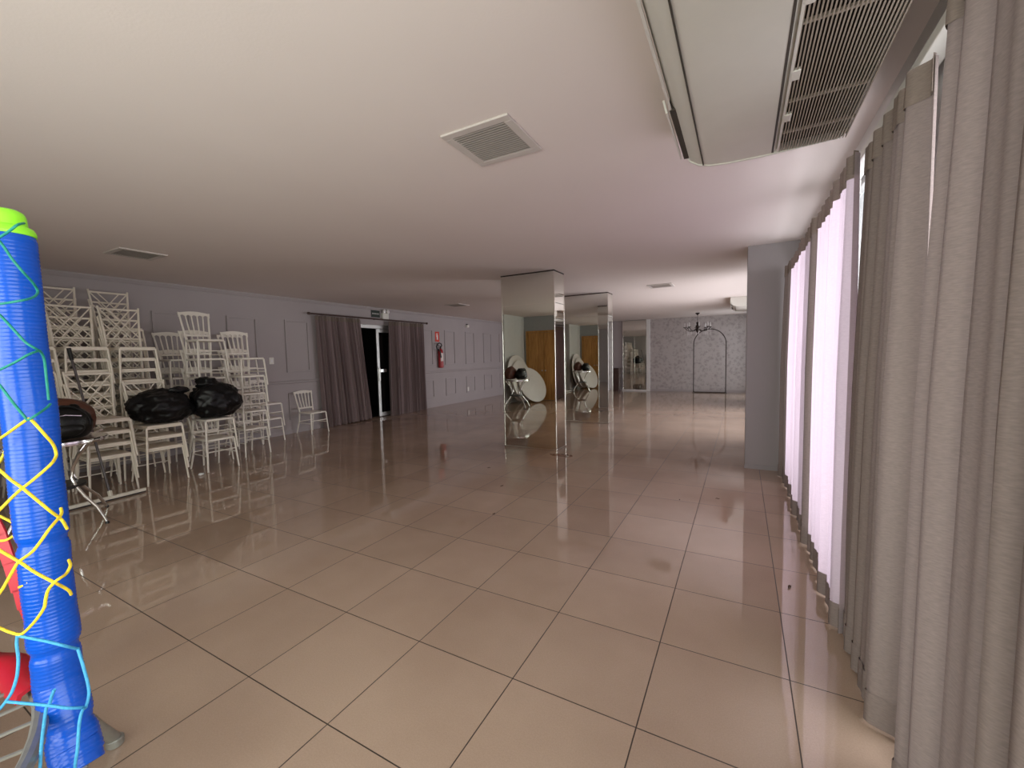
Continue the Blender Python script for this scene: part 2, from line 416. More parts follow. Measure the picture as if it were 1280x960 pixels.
# ------------------------------------------------------------------ mirrored columns
def column(x0, x1, y0, y1, label):
    c = thing('mirrored_column', label, 'column', ((x0+x1)/2, y0, 0), group='mirrored columns'); ox, oy = (x0+x1)/2, y0
    def R(b): 
        for v in b.bm.verts: v.co -= Vector((ox, oy, 0))
        return b
    R(MB().box((x0+.012, y0+.012, 0), (x1-.012, y1-.012, H))).build('core', 'wall_pale', c, smooth=False)
    g = .006; zs = 2.44; e = .012
    for (za, zb) in ((.03, zs-.004), (zs+.004, H-.02)):
        R(MB().box((x0+e, y0, za), (x1-e, y0+.012, zb))).build('mirror_panel', 'mirror', c, smooth=False)
        R(MB().box((x0+e, y1-.012, za), (x1-e, y1, zb))).build('mirror_panel', 'mirror', c, smooth=False)
        R(MB().box((x0, y0+e, za), (x0+.012, y1-e, zb))).build('mirror_panel', 'mirror', c, smooth=False)
        R(MB().box((x1-.012, y0+e, za), (x1, y1-e, zb))).build('mirror_panel', 'mirror', c, smooth=False)
    R(MB().box((x0+.004, y0-.002, zs-.006), (x1-.004, y0+.01, zs+.006))).build('pane_joint', 'mirror_edge', c, smooth=False)
    b = MB()
    for X in (x0, x1):
        for Y in (y0, y1):
            b.box((X-.004 if X == x0 else X-.016, Y-.004 if Y == y0 else Y-.016, 0), (X+.016 if X == x0 else X+.004, Y+.016 if Y == y0 else Y+.004, H-.02), .002)
    R(b).build('corner_trim', 'mirror_edge', c, smooth=False)
    R(MB().box((x0-.006, y0-.006, 0), (x1+.006, y1+.006, .03), .003)).build('base_trim', 'mirror_edge', c, smooth=False)
    R(MB().box((x0-.004, y0-.004, H-.02), (x1+.004, y1+.004, H), .002)).build('top_trim', 'dark_metal', c, smooth=False)
    return c
column(-3.645, -2.66, 6.33, 6.75, 'nearer square mirror-clad column standing beside the brown floor stain')
column(-3.665, -2.63, 9.31, 9.68, 'farther square mirror-clad column standing behind the nearer one')

# wall mirror at the far end
wm = thing('wall_mirror', 'tall two-pane mirror with white sill on the far wall beside the patterned wallpaper', 'mirror', (-3.95, YF, 0))
def rel(b, o):
    for v in b.bm.verts: v.co -= o.location
    return b
for x0, x1 in ((-4.43, -3.96), (-3.945, -3.48)):
    for z0, z1 in ((.05, 2.70), (2.72, H-.01)):
        rel(MB().box((x0, YF-.03, z0), (x1, YF-.002, z1)), wm).build('mirror_pane', 'mirror', wm, smooth=False)
rel(MB().box((-3.96, YF-.034, .05), (-3.945, YF-.002, H-.01)).box((-4.43, YF-.034, 2.70), (-3.48, YF-.002, 2.72)), wm).build('joint_strip', 'mirror_edge', wm, smooth=False)
rel(MB().box((-4.47, YF-.10, 0), (-3.46, YF-.002, .05), .005), wm).build('sill', 'white_paint', wm, smooth=False)
rel(MB().box((-4.455, YF-.04, .05), (-4.43, YF-.002, H-.01), .004), wm).build('side_strip', 'mirror_edge', wm, smooth=False)
# low dark cabinet left of it
cb = thing('sideboard', 'low dark brown panelled sideboard against the far grey wall left of the wall mirror', 'cabinet', (-4.85, YF-.25, 0))
rel(MB().box((-5.25, YF-.42, .08), (-4.52, YF-.05, .94), .006), cb).build('body', 'darkwood', cb, smooth=False)
rel(MB().box((-5.28, YF-.45, .94), (-4.50, YF-.03, .97), .006), cb).build('top', 'darkwood', cb, smooth=False)
for k in range(3):
    d = rel(MB().box((-5.23+.24*k, YF-.437, .12), (-5.02+.24*k, YF-.42, .90), .006), cb).build('door', 'darkwood', cb, smooth=False)
    dk = rel(MB().lathe([(.004, 0), (.012, -.008), (.014, -.018), (.006, -.024)], 12, (-5.05+.24*k, YF-.437, .55), 'Y'), cb).build('knob', 'dark_metal', d)
rel(MB().box((-5.22, YF-.38, 0), (-4.55, YF-.08, .08)), cb).build('plinth', 'darkwood', cb, smooth=False)

# ------------------------------------------------------------------ ceiling vents
def vent(cx, cy, s, label):
    t = thing('ceiling_vent', label, 'vent', (cx, cy, H), group='square ceiling vents')
    h = s/2; b = MB()
    for (x0, x1, y0, y1) in ((-h, h, -h, -h+.055), (-h, h, h-.055, h), (-h, -h+.055, -h+.055, h-.055), (h-.055, h, -h+.055, h-.055)):
        b.box((x0, y0, -.014), (x1, y1, 0), .005)
    b.build('frame', 'vent_frame', t, smooth=False)
    q = h-.055; b = MB()
    b.box((-q, -q, -.003), (q, q, -.0005))
    n = 16
    for k in range(n):
        y = -q+(k+.5)*2*q/n
        b.obox((-q, y, -.008), (q, y, -.008), .004, .014, (0, .5, 1))
    b.build('louvre', 'vent_louvre', t, smooth=False)
vent(-1.41, 2.39, .475, 'square white ceiling vent nearest the camera, beside the big air conditioner')
vent(-6.6, 2.42, .475, 'square ceiling vent above the tall chair stacks on the left')
vent(-1.47, 9.1, .475, 'square ceiling vent beyond the mirrored columns on the right, before the chandelier')
vent(-6.6, 9.1, .475, 'square ceiling vent left of the nearer mirrored column, in front of the door')

# ------------------------------------------------------------------ under-ceiling air conditioners
def aircon(name, label, x0, x1, y0, y1, zb, flip=1, detail=True):
    W = x1-x0; t = thing(name, label, 'air conditioner', ((x0+x1)/2, (y0+y1)/2, H), group='under-ceiling air conditioners')
    cx, cy = (x0+x1)/2, (y0+y1)/2; z0 = zb-H
    hy = (y1-y0)/2
    def X(u): return (x0 + u*W) - cx
    # end cheeks (profiled) and body shell
    prof = [(0.00, z0+.155), (.012, z0+.105), (.045, z0+.06), (.10, z0+.028), (.18, z0+.010), (.30, z0+.002), (.50, z0), (.58, z0), (.60, z0+.02), (.60, -.002), (0.02, -.002)]
    b = MB(); b.prism(prof, lambda u, v: Vector((X(u), -hy+.012, v)), lambda u, v: Vector((X(u), hy-.012, v)))
    b.build('body', 'ac_body', t, angle=.5)
    ep = [(-.004, z0+.155), (.008, z0+.10), (.04, z0+.053), (.10, z0+.021), (.18, z0+.003), (.30, z0-.005), (.50, z0-.008), (.60, z0-.006), (.95, z0+.004), (1., z0+.03), (1., -.001), (0.0, -.001)]
    for ya, yb in ((-hy, -hy+.012), (hy-.012, hy)):
        MB().prism(ep, lambda u, v: Vector((X(u), ya, v)), lambda u, v: Vector((X(u), yb, v))).build('end_panel', 'ac_body', t, angle=.4)
    # seams
    b = MB()
    b.box((X(.135)-.003, -hy+.02, z0+.011), (X(.135)+.003, hy-.02, z0+.022))
    b.box((X(.575)-.005, -hy+.02, z0-.002), (X(.575)+.005, hy-.02, z0+.02))
    b.build('seam', 'ac_dark', t, smooth=False)
    # outlet: dark slot with a louvre blade
    ou = MB().box((X(.0)+.002, hy*.22, z0+.07), (X(.06), hy-.03, z0+.140)).build('air_outlet', 'ac_dark', t, smooth=False)
    MB().obox((X(.0)-.003, -hy+.03, z0+.110), (X(.0)-.003, hy*.22, z0+.110), .012, .075, (-.25, 0, 1)).build('louvre_blade', 'ac_body', t, smooth=False)
    MB().obox((X(.0)-.022, hy*.24, z0+.105), (X(.0)-.022, hy-.035, z0+.105), .010, .07, (-.25, 0, 1)).build('louvre_blade', 'ac_body', ou, smooth=False)
    # intake: recess + slats
    MB().box((X(.60), -hy+.012, z0+.045), (X(1.)-.004, hy-.012, -.002)).build('intake_recess', 'ac_dark', t, smooth=False)
    b = MB(); n = 25
    for k in range(n):
        x = X(.615)+(X(.985)-X(.615))*k/(n-1)
        b.obox((x, -hy+.014, z0+.010), (x, hy-.014, z0+.010), .0055, .020, (.25, 0, 1))
    for yy in (-.33*hy, .33*hy, .72*hy): b.box((X(.60), yy-.006, z0+.004), (X(.985), yy+.006, z0+.016))
    g = b.build('intake_grille', 'grille', t, smooth=False)
    b = MB()
    for yy in (-.5*hy, .05*hy, .5*hy): b.box((X(.605), yy-.035, z0-.004), (X(.645), yy+.035, z0+.012), .003)
    b.box((X(.60), -hy+.012, z0-.002), (X(.612), hy-.012, z0+.02))
    b.build('grille_rail', 'ac_body', t, smooth=False)
    return t
aircon('air_conditioner', 'large off-white air conditioner under the ceiling nearest the camera, by the curtains', -.335, .49, 1.32, 2.945, 2.73)
aircon('air_conditioner', 'small far white air conditioner under the ceiling just left of the grey pier', -.27, .5, 12.2, 13.9, 2.72)

# ------------------------------------------------------------------ window curtains
def wavy(y0, y1, x, z0, z1, nf, amp, seed, drift=0., drift0=0., top_amp=.55, gather=0., fold2=.35):
    """f(u,v): point of a pleated curtain hung along Y"""
    rnd = random.Random(seed); ph = [rnd.uniform(-.9, .9) for _ in range(nf+3)]; am = [rnd.uniform(.6, 1.25) for _ in range(nf+3)]
    def f(u, v):
        t = u*nf; i = int(min(t, nf-1e-6)); w = t-i
        s = w*w*(3-2*w); a = am[i]*(1-s)+am[i+1]*s; p = ph[i]*(1-s)+ph[i+1]*s
        k = top_amp+(1-top_amp)*min(1, (1-v)*2.2)
        wob = .35*noise.noise(Vector((u*nf*.7+seed, v*1.3, seed*.37)))
        d = amp*a*k*(math.sin(2*PI*t+p+wob) + fold2*math.sin(4.7*PI*t+2*p+1+wob*2))
        yy = y0+(y1-y0)*u + drift*(1-v)*u + drift0*(1-v)*(1-u) + amp*.5*k*math.cos(2*PI*t+p*1.3)
        return yy, d, z0+(z1-z0)*v
    return f
def curtain(label, y0, y1, nf, amp, material, seed, x=.52, z1=2.60, group=None, drift=0., drift0=0.):
    t = thing('curtain', label, 'curtain', (x, (y0+y1)/2, 0), group=group); cy = (y0+y1)/2
    f = wavy(y0, y1, x, .012, z1, nf, amp, seed, drift, drift0)
    def g(off):
        def h(u, v):
            yy, d, z = f(u, v); return Vector((d+off, yy-cy, z))
        return h
    nu = nf*14
    MB().grid(g(0), nu, 30).build('cloth', material, t, angle=3)
    vh = (z1-.012-.11)/(z1-.012)
    hd = g(-.006); MB().grid(lambda u, v: hd(u, vh+(1.004-vh)*v), nu, 3).build('header_tape', 'header', t, angle=3)
    hm = g(-.005); MB().grid(lambda u, v: hm(u, .0+.055*v), nu, 2).build('hem', 'c_taupe', t, angle=3)
    return t
G = 'curtains along the window wall'
curtain('taupe linen curtain at the right edge of the photo, nearest the camera', .72, 1.79, 7, .045, 'c_taupe', 3, .545, 2.63, G, .12)
curtain('dark taupe curtain hanging second from the camera, behind the bright slit', 1.955, 2.74, 5, .042, 'c_taupe', 5, .54, 2.56, G, .16, .14)
curtain('backlit sheer curtain between the dark taupe curtain and the thin dark fold', 2.80, 3.98, 7, .04, 'c_sheer', 8, .51, 2.60, G)
curtain('narrow gathered taupe curtain fold between two backlit sheer curtains', 3.99, 4.22, 2, .055, 'c_taupe', 11, .50, 2.60, G)
curtain('backlit sheer curtain beyond the thin dark fold, close to the grey pier', 4.24, 5.72, 8, .04, 'c_sheer', 13, .50, 2.60, G)
curtain('gathered taupe curtain ending against the grey pier', 5.74, 6.34, 4, .05, 'c_taupe', 17, .49, 2.60, G)
G2 = 'curtains beyond the grey pier'
curtain('taupe curtain just beyond the grey pier, seen in the side mirror of the nearer column', 7.3, 8.5, 6, .045, 'c_taupe', 19, .52, 2.60, G2)
curtain('long dark mauve curtain beyond the pier, in the column mirror', 13.2, 15.4, 14, .05, 'c_door', 29, .52, 2.60, G2)
# curtain rail
t = thing('curtain_rail', 'long white curtain rail on brackets above the window curtains', 'curtain rail', (.60, 3.4, 2.66))
MB().box((-.035, -4.9, -.02), (.035, 3.0, .025), .006).build('rail', 'white_plastic', t, smooth=False)
for y in (-4.2, -2.6, -1.2, .2, 1.6, 2.8):
    MB().box((0, y-.02, .025), (.07, y+.02, .07), .004).box((.045, y-.02, -.05), (.07, y+.02, .07), .004).build('bracket', 'white_plastic', t, smooth=False)
t = thing('curtain_rail', 'dark curtain rod with finial sticking out past the grey pier', 'curtain rail', (.52, 9.2, 2.66))
MB().tube([(0, -1.98, 0), (0, 8.3, 0)], .016, 12).build('rail', 'dark_metal', t)
MB().lathe([(.016, 0), (.03, .02), (.034, .045), (.02, .07), (.004, .085)], 14, (0, -2.06, 0), 'Y').build('finial', 'dark_metal', t)
for y in (-1.5, 1.5, 4.2, 7.8): MB().box((0, y-.012, -.012), (.15, y+.012, .012), .003).build('bracket', 'dark_metal', t, smooth=False)

# ------------------------------------------------------------------ door on the left wall with its curtains
d = MB(); fx0, fx1 = XL-.11, XL-.02; w = .07
d.box((fx0, DY0, DH-.09), (fx1, DY1, DH), .004); d.box((fx0, DY0, 0), (fx1, DY0+w, DH-.09), .004); d.box((fx0, DY1-w, 0), (fx1, DY1, DH-.09), .004)
door = struct(d.build('door_1', 'alu', smooth=False))
def leaf(y0, y1, x):
    b = MB(); w = .085
    b.box((x-.02, y0, .015), (x+.02, y0+w, DH-.10), .004); b.box((x-.02, y1-w, .015), (x+.02, y1, DH-.10), .004)
    b.box((x-.02, y0+w, .015), (x+.02, y1-w, .12), .004); b.box((x-.02, y0+w, DH-.19), (x+.02, y1-w, DH-.10), .004)
    lf = b.build('door_leaf', 'alu', door, smooth=False)
    MB().box((x-.004, y0+w-.01, .10), (x+.004, y1-w+.01, DH-.17)).build('pane', 'darkglass', lf, smooth=False)
    return lf
lf = leaf(8.25, 9.38, XL-.045); leaf(6.82, 7.2, XL-.085)
MB().box((XL-.025, 8.30, 1.22), (XL+.03, 8.52, 1.31), .008).build('handle', 'chrome', door, smooth=False)
MB().box((XL-.03, 8.27, .99), (XL+.004, 8.32, 1.35), .006).build('lock_plate', 'alu', door, smooth=False)

def door_curtain(label, y0t, y1t, y0b, y1b, nf, amp, seed):
    cy = (y0t+y1t)/2; x = XL+.13
    t = thing('curtain', label, 'curtain', (x, cy, 0), group='curtains at the glass door')
    f = wavy(0, 1, 0, .006, 2.60, nf, amp, seed, top_amp=.6, fold2=.42)
    def h(u, v):
        yy, dd, z = f(u, v); s = (1-v)
        ya = y0t*v+y0b*s; yb = y1t*v+y1b*s
        return Vector((dd, ya+(yb-ya)*u-cy+amp*.3*math.cos(2*PI*u*nf), z + (.03*s*u if y1b > y1t+.1 else 0)))
    MB().grid(h, nf*14, 26).build('cloth', 'c_door', t, angle=3)
    MB().grid(lambda u, v: h(u, .965+.04*v)+Vector((.005, 0, 0)), nf*14, 2).build('header_tape', 'header', t, angle=3)
door_curtain('left brown-mauve curtain flaring at its foot beside the single white chair', 6.30, 7.58, 6.38, 7.86, 11, .068, 31)
door_curtain('right brown-mauve curtain beside the fire extinguisher', 8.52, 9.98, 8.50, 10.02, 12, .068, 37)
t = thing('curtain_rod', 'dark brown curtain rod across the top of the glass door', 'curtain rod', (XL+.13, 8.15, 2.645))
MB().tube([(0, -1.98, 0), (0, 2.0, 0)], .019, 12).build('rod', 'darkwood', t)
for s in (-1, 1): MB().lathe([(.019, 0), (.032, s*.015), (.03, s*.05), (.008, s*.075)], 14, (0, 1.98*s, 0), 'Y').build('finial', 'darkwood', t)
for y in (-1.9, 0, 1.9): MB().box((-.13, y-.015, -.012), (0, y+.015, .012), .003).build('bracket', 'darkwood', t, smooth=False)

# ------------------------------------------------------------------ things on the left wall
t = thing('exit_sign', 'dark exit sign plate above the glass door beside the emergency light', 'sign', (XL, 8.22, 2.80))
MB().box((0, -.15, -.095), (.012, .15, .095), .003).build('plate', 'sign_dark', t, smooth=False)
b = MB()   # faint light print: walking figure, arrow and a word band too far off to read
for k in range(5): b.box((.012, -.12+.05*k, -.018), (.0135, -.085+.05*k, .018))
b.build('print', 'sign_light', t, smooth=False)
t = thing('emergency_light', 'white emergency light block with two lamps above the glass door', 'lamp', (XL, 8.53, 2.79))
MB().box((0, -.11, -.15), (.075, .11, .04), .012).build('body', 'white_plastic', t)
for s in (-1, 1):
    l = MB().lathe([(.02, 0), (.045, .012), (.056, .05), (.05, .058)], 18, (.045, .065*s, .085), 'X').build('lamp_head', 'white_plastic', t)
    MB().lathe([(.046, 0), (.044, .006), (.02, .012)], 18, (.1035, .065*s, .085), 'X').build('lens', 'crystal', l)
t = thing('extinguisher_sign', 'small red fire extinguisher sign on the grey wall above the extinguisher', 'sign', (XL, 10.80, 2.26))
MB().box((0, -.105, -.16), (.006, .105, .16), .002).build('plate', 'sign_red', t, smooth=False)
b = MB()
b.box((.006, -.03, -.10), (.0075, .035, .05)); b.box((.006, -.012, .05), (.0075, .017, .085)); b.box((.006, -.05, .085), (.0075, .03, .105)); b.box((.006, -.055, .0), (.0075, -.043, .10))
b.build('pictogram', 'paper', t, smooth=False)
t = thing('fire_extinguisher', 'red fire extinguisher with white label and black hose hung on the grey wall', 'fire extinguisher', (XL+.10, 10.83, 1.25))
MB().lathe([(.05, 0), (.078, .012), (.082, .04), (.082, .50), (.072, .56), (.045, .60), (.03, .62)], 28).build('cylinder', 'ext_red', t)
b = MB(); n = 12
b.grid(lambda u, v: Vector((.0835*math.cos(-.2+1.7*u-.7), .0835*math.sin(-.2+1.7*u-.7), .22+.26*v)), n, 2)
b.build('label', 'label', t)
MB().lathe([(.028, .60), (.03, .66), (.022, .69)], 16).build('valve', 'dark_metal', t)
MB().obox((0, .03, .69), (.0, -.12, .73), .022, .014).obox((0, .03, .665), (0, -.11, .665), .02, .012).build('handle', 'black', t, smooth=False)
hose = [(.0, 0, .66), (.03, .03, .72), (.03, .0, .78), (.03, -.09, .80), (.03, -.19, .76), (.03, -.24, .69), (.03, -.22, .62), (.03, -.15, .585), (.04, -.085, .56), (.05, -.075, .48), (.06, -.07, .40)]
MB().tube(hose, .019, 10).build('hose', 'black', t)
MB().tube([(.06, -.07, .40), (.062, -.07, .33)], [.02, .028], 12).build('nozzle', 'black', t)
MB().box((-.10, -.03, .48), (-.075, .03, .62), .003).build('wall_bracket', 'dark_metal', t, smooth=False)
t = thing('wall_camera', 'small white security camera with dark top high on the left wall', 'camera', (XL, 12.45, 2.70))
MB().box((0, -.05, -.07), (.10, .06, .02), .02).build('body', 'white_plastic', t)
MB().lathe([(.035, 0), (.03, .02), (.012, .035)], 14, (.06, -.02, .02)).build('dome', 'black', t)
t = thing('wall_socket', 'white wall socket low on the left wall beyond the extinguisher', 'socket', (XL+.001, 12.46, .43))
MB().box((0, -.05, -.075), (.012, .05, .075), .004).build('plate', 'white_plastic', t, smooth=False)
MB().lathe([(.026, .0125), (.026, .016), (.02, .0165)], 16, (0, 0, 0), 'X').build('outlet', 'paper', t)
t = thing('light_switch', 'cream light switch on the left wall above the single stacked pair of chairs', 'switch', (XL+.001, 5.30, 1.60))
MB().box((0, -.05, -.07), (.012, .05, .07), .004).build('plate', 'white_plastic', t, smooth=False)
MB().box((.012, -.018, -.03), (.018, .018, .03), .002).build('rocker', 'paper', t, smooth=False)

# ------------------------------------------------------------------ chairs
def lattice_chair():
    """ivory cross-back banquet chair facing +X, origin on the floor under the seat centre"""
    t = thing('cross_back_chair', '', 'chair')
    SZ, FX, RX = .475, .21, -.21; r = .0115
    for s in (-1, 1):
        MB().tube([(FX+.03, s*.228, 0), (FX-.006, s*.196, SZ-.01)], [.011, .0135], 6).build('front_leg', 'ivory', t)
        MB().tube([(RX-.065, s*.215, 0), (RX-.01, s*.192, .28), (RX, s*.19, SZ), (RX-.03, s*.196, .72), (RX-.09, s*.226, 1.07)], [.011, .0135, .0145, .014, .0125], 6).build('rear_leg', 'ivory', t)
    MB().box((RX-.005, -.195, SZ-.012), (FX+.005, .195, SZ+.012), .009).build('seat', 'ivory', t)
    b = MB(); 
    b.obox((FX, -.20, SZ-.022), (FX, .20, SZ-.022), .020, .022); b.obox((RX, -.19, SZ-.022), (RX, .19, SZ-.022), .018, .02)
    for s in (-1, 1): b.obox((RX, s*.19, SZ-.022), (FX, s*.197, SZ-.022), .018, .02)
    b.build('seat_rail', 'ivory', t, smooth=False)
    def bp(y, z):   # point on the back plane
        q = (z-SZ)/.595; return (RX-.001-.085*q**1.3-.006+.02*(1-(y/.2)**2)*-1*q, y, z)
    def arc(z, w, n=8): return [bp(-w+2*w*i/n, z) for i in range(n+1)]
    MB().tube(arc(1.035, .218), .0145, 6).build('top_rail', 'ivory', t)
    MB().tube(arc(.615, .196), .011, 6).build('lower_rail', 'ivory', t)
    for s in (-1, 1):
        b = MB()
        for a0, a1 in ((-.21, .10), (-.12, .195)):
            pts = [bp(s*(a0+(a1-a0)*i/6), 1.025-.40*i/6) for i in range(7)]
            b.tube(pts, .0082, 5)
        b.build('lattice_rod', 'ivory', t)
    MB().tube([(RX-.03, -.205, .20), (RX-.03, .205, .20)], .007, 6).build('rear_stretcher', 'ivory', t)
    return t
def spindle_chair():
    """white resin chair with crowned spindle back, facing +X"""
    t = thing('spindle_back_chair', '', 'chair')
    SZ, FX, RX = .455, .20, -.19
    for s in (-1, 1):
        MB().tube([(FX+.03, s*.215, 0), (FX, s*.188, SZ-.01)], [.0115, .0145], 8).build('front_leg', 'white_res', t)
        MB().tube([(RX-.09, s*.195, 0), (RX-.025, s*.175, .25), (RX, s*.17, SZ)], [.012, .0145, .016], 8).build('rear_leg', 'white_res', t)
    MB().box((RX-.01, -.185, SZ-.018), (FX+.015, .185, SZ+.014), .012).build('seat', 'white_res', t)
    def bp(y, z):
        q = (z-SZ)/.475; return Vector((RX-.10*q, y*(1+.28*q), z))
    for s in (-1, 1):
        MB().tube([bp(s*.165, SZ), bp(s*.165, .70), bp(s*.165, .88)], [.0155, .014, .013], 8).build('back_post', 'white_res', t)
    MB().tube([bp(-.165, .545), bp(0, .545), bp(.165, .545)], .019, 8).build('back_rail', 'white_res', t)
    for k in range(4):
        y = -.165+.33*(k+1)/5
        MB().tube([bp(y*.92, .545), bp(y*.96, .68), bp(y, .87)], [.0085, .011, .0085], 6).build('spindle', 'white_res', t)
    # crowned rail with arched lower edge
    out = []
    n = 40
    def topz(y): 
        a = abs(y)/.175
        return .905 + .028*max(0, math.cos(a*PI*.5))**1.2 + (.006 if a > .93 else 0)
    def lowz(y):
        w = ((y+.165)/.33*5) % 1.0
        return .835 + .038*math.sin(PI*w)**.6 if abs(y) < .1645 else .835
    ys = [-.178+.356*i/n for i in range(n+1)]
    b = MB(); F, B_ = [], []
    for y in ys:
        F.append((b.bm.verts.new(bp(y, topz(y))+Vector((.011, 0, 0))), b.bm.verts.new(bp(y, lowz(y))+Vector((.011, 0, 0)))))
        B_.append((b.bm.verts.new(bp(y, topz(y))-Vector((.011, 0, 0))), b.bm.verts.new(bp(y, lowz(y))-Vector((.011, 0, 0)))))
    nf_ = b.bm.faces.new
    for i in range(n):
        nf_((F[i][0], F[i][1], F[i+1][1], F[i+1][0])); nf_((B_[i][1], B_[i][0], B_[i+1][0], B_[i+1][1]))
        nf_((F[i][0], F[i+1][0], B_[i+1][0], B_[i][0])); nf_((F[i][1], B_[i][1], B_[i+1][1], F[i+1][1]))
    nf_((F[0][0], B_[0][0], B_[0][1], F[0][1])); nf_((F[n][0], F[n][1], B_[n][1], B_[n][0]))
    b.build('crown_rail', 'white_res', t, angle=.7)
    MB().tube([(FX+.011, -.198, .285), (FX+.011, .198, .285)], .0085, 8).build('front_stretcher', 'white_res', t)
    MB().tube([(RX-.025, -.175, .26), (RX-.025, .175, .26)], .0085, 8).build('rear_stretcher', 'white_res', t)
    for s in (-1, 1): MB().tube([(RX-.03, s*.176, .23), (FX+.014, s*.20, .23)], .0085, 8).build('side_stretcher', 'white_res', t)
    return t
ORD = ['bottom', 'second', 'third', 'fourth', 'fifth', 'sixth', 'seventh', 'eighth', 'ninth', 'tenth', 'eleventh', 'twelfth', 'thirteenth', 'fourteenth']
LP, SP = [None], [None]
def place(kind, x, y, z, rz, label, group):
    slot = LP if kind == 'L' else SP
    if slot[0] is None:
        o = lattice_chair() if kind == 'L' else spindle_chair(); slot[0] = o
        o.location = (x, y, z); o.rotation_euler = (0, 0, rz); o['label'] = label; o['group'] = group
        return o
    return dup(slot[0], (x, y, z), rz, label, group)
def stack(kind, xf, y, n, where, group, rz=0., pitch=None, step=None):
    """xf = x of the front feet of the bottom chair"""
    pitch = pitch or (.1495 if kind == 'L' else .298); step = .011 if step is None else step
    base = xf-(.24 if kind == 'L' else .23)
    nm = 'ivory cross-back chair' if kind == 'L' else 'white spindle-back chair'
    for k in range(n):
        pos = 'top' if k == n-1 else ORD[k] if k == 0 else ORD[k]+' from floor'
        jit = random.uniform(-.004, .004)
        place(kind, base+step*k, y+jit, pitch*k, rz+random.uniform(-.012, .012), '%s, %s of the %s' % (nm, pos, where), group)
stack('L', -7.40, 1.62, 10, 'tall stack half hidden behind the blue post', 'far left tall chair stack')
stack('L', -6.75, 2.08, 4, 'front stack behind the squeegee', 'front chair stack behind the squeegee', step=.016)
stack('L', -7.40, 2.11, 10, 'tall stack rising behind the squeegee handle', 'tall chair stack behind the squeegee handle')
stack('L', -6.75, 2.635, 3, 'low stack under left black bag', 'low chair stack under the left bag', step=.016)
stack('L', -7.40, 2.625, 10, 'tall stack behind the left black bag', 'tall chair stack behind the left bag')
stack('L', -7.97, 2.12, 12, 'left stack against the wall, rearmost row', 'left rear chair stack against the wall', step=.009)
stack('L', -7.97, 2.72, 12, 'right stack against the wall, rearmost row', 'right rear chair stack against the wall', step=.006)
stack('S', -6.77, 3.33, 2, 'low stack under the right black bag', 'low spindle chair stack under the right bag', .02)
stack('S', -7.32, 3.54, 6, 'tall stack behind the right black bag', 'tall spindle chair stack behind the right bag', .0, step=.008)
stack('S', -8.02, 3.47, 5, 'rear stack left of tall spindle stack', 'left rear spindle chair stack', 0., step=.004)
stack('S', -8.02, 4.44, 5, 'rear stack right of tall spindle stack', 'right rear spindle chair stack', .0, step=.004)
stack('S', -7.22, 4.10, 5, 'five-chair stack ending the front row', 'front right spindle chair stack', .02, step=.008)
stack('S', -8.08, 4.92, 2, 'pair by the wall nearest the light switch', 'pair of spindle chairs by the wall', .0)
place('S', -8.29, 5.93, 0, .03, 'single white spindle-back chair standing on the floor beside the left door curtain', 'lone white chair')

# black bin bags on the chair stacks
def knot_bag(name, label, loc, rad, seed, kn, kr):
    t = thing(name, label, 'bag', loc, group='black bin bags on the chairs')
    MB().blob((0, 0, rad[2]*.88), rad, 5, .16, 1.6, seed, -rad[2]*.82, .10).build('sack', 'bagplastic', t, angle=3)
    k = MB().blob(kn, kr, 4, .3, 1.8, seed+4, None, .25)
    k.build('knot', 'bagplastic', t, angle=3)
    return t
knot_bag('bin_bag', 'left wider black bin bag lying on the low ivory chair stack', (-6.97, 2.70, .792), (.27, .36, .235), 2, (.04, .19, .425), (.06, .13, .05))
knot_bag('bin_bag', 'right taller black bin bag with knot on the low white chair stack', (-6.98, 3.38, .772), (.27, .345, .285), 6, (.03, -.11, .50), (.12, .14, .10))

# ------------------------------------------------------------------ bistro table with bags, leaning discs, squeegee
TX, TY, TZ = -6.02, 1.42, .865
t = thing('bistro_table', 'round aluminium table with curved legs and bags on top, beside the blue post', 'table', (TX, TY, 0))
MB().lathe([(.385, TZ-.012), (.385, TZ-.002)], 40).build('tabletop', 'chrome', t, smooth=True, angle=.5)
MB().lathe([(.386, TZ-.04), (.402, TZ-.04), (.406, TZ-.02), (.402, TZ), (.386, TZ)], 44).build('rim', 'chrome', t, angle=.7)
MB().lathe([(.18, .37), (.21, .372), (.215, .385), (.21, .40), (.18, .402)], 32).build('shelf', 'black', t, angle=.6)
for k in range(4):
    a = math.radians(28+90*k); c, s = math.cos(a), math.sin(a)
    prof = [(.48, .008), (.455, .06), (.39, .17), (.28, .28), (.19, .39), (.155, .47), (.18, .58), (.25, .70), (.345, .80), (.43, .855), (.50, .875)]
    lg = MB().tube([(r*c, r*s, z) for r, z in prof], .0145, 10).build('leg', 'chrome', t)
    MB().lathe([(.016, 0), (.018, .006), (.014, .025)], 12, (.48*c, .48*s, 0)).build('foot_cap', 'black', lg)
bb = thing('black_handbag', 'black domed handbag in front of the brown bag on the bistro table', 'bag', (-5.83, 1.445, TZ+.001))
MB().blob((0, 0, .15), (.16, .225, .20), 4, .06, 1.6, 3, -.13, .03).build('bag_body', 'blackleather', bb, angle=3)
MB().tube([(.09, .18*math.cos(a), .14+.20*math.sin(a)) for a in [PI*i/14 for i in range(15)]], .012, 8).build('carry_strap', 'blackleather', bb)
MB().tube([(.135, -.11+.22*i/8, .255-.02*abs(i-4)/4) for i in range(9)], .005, 6).build('zip', 'chrome', bb)
MB().blob((.125, 0, .11), (.05, .13, .075), 3, .05, 2, 9).build('front_pocket', 'blackleather', bb, angle=3)
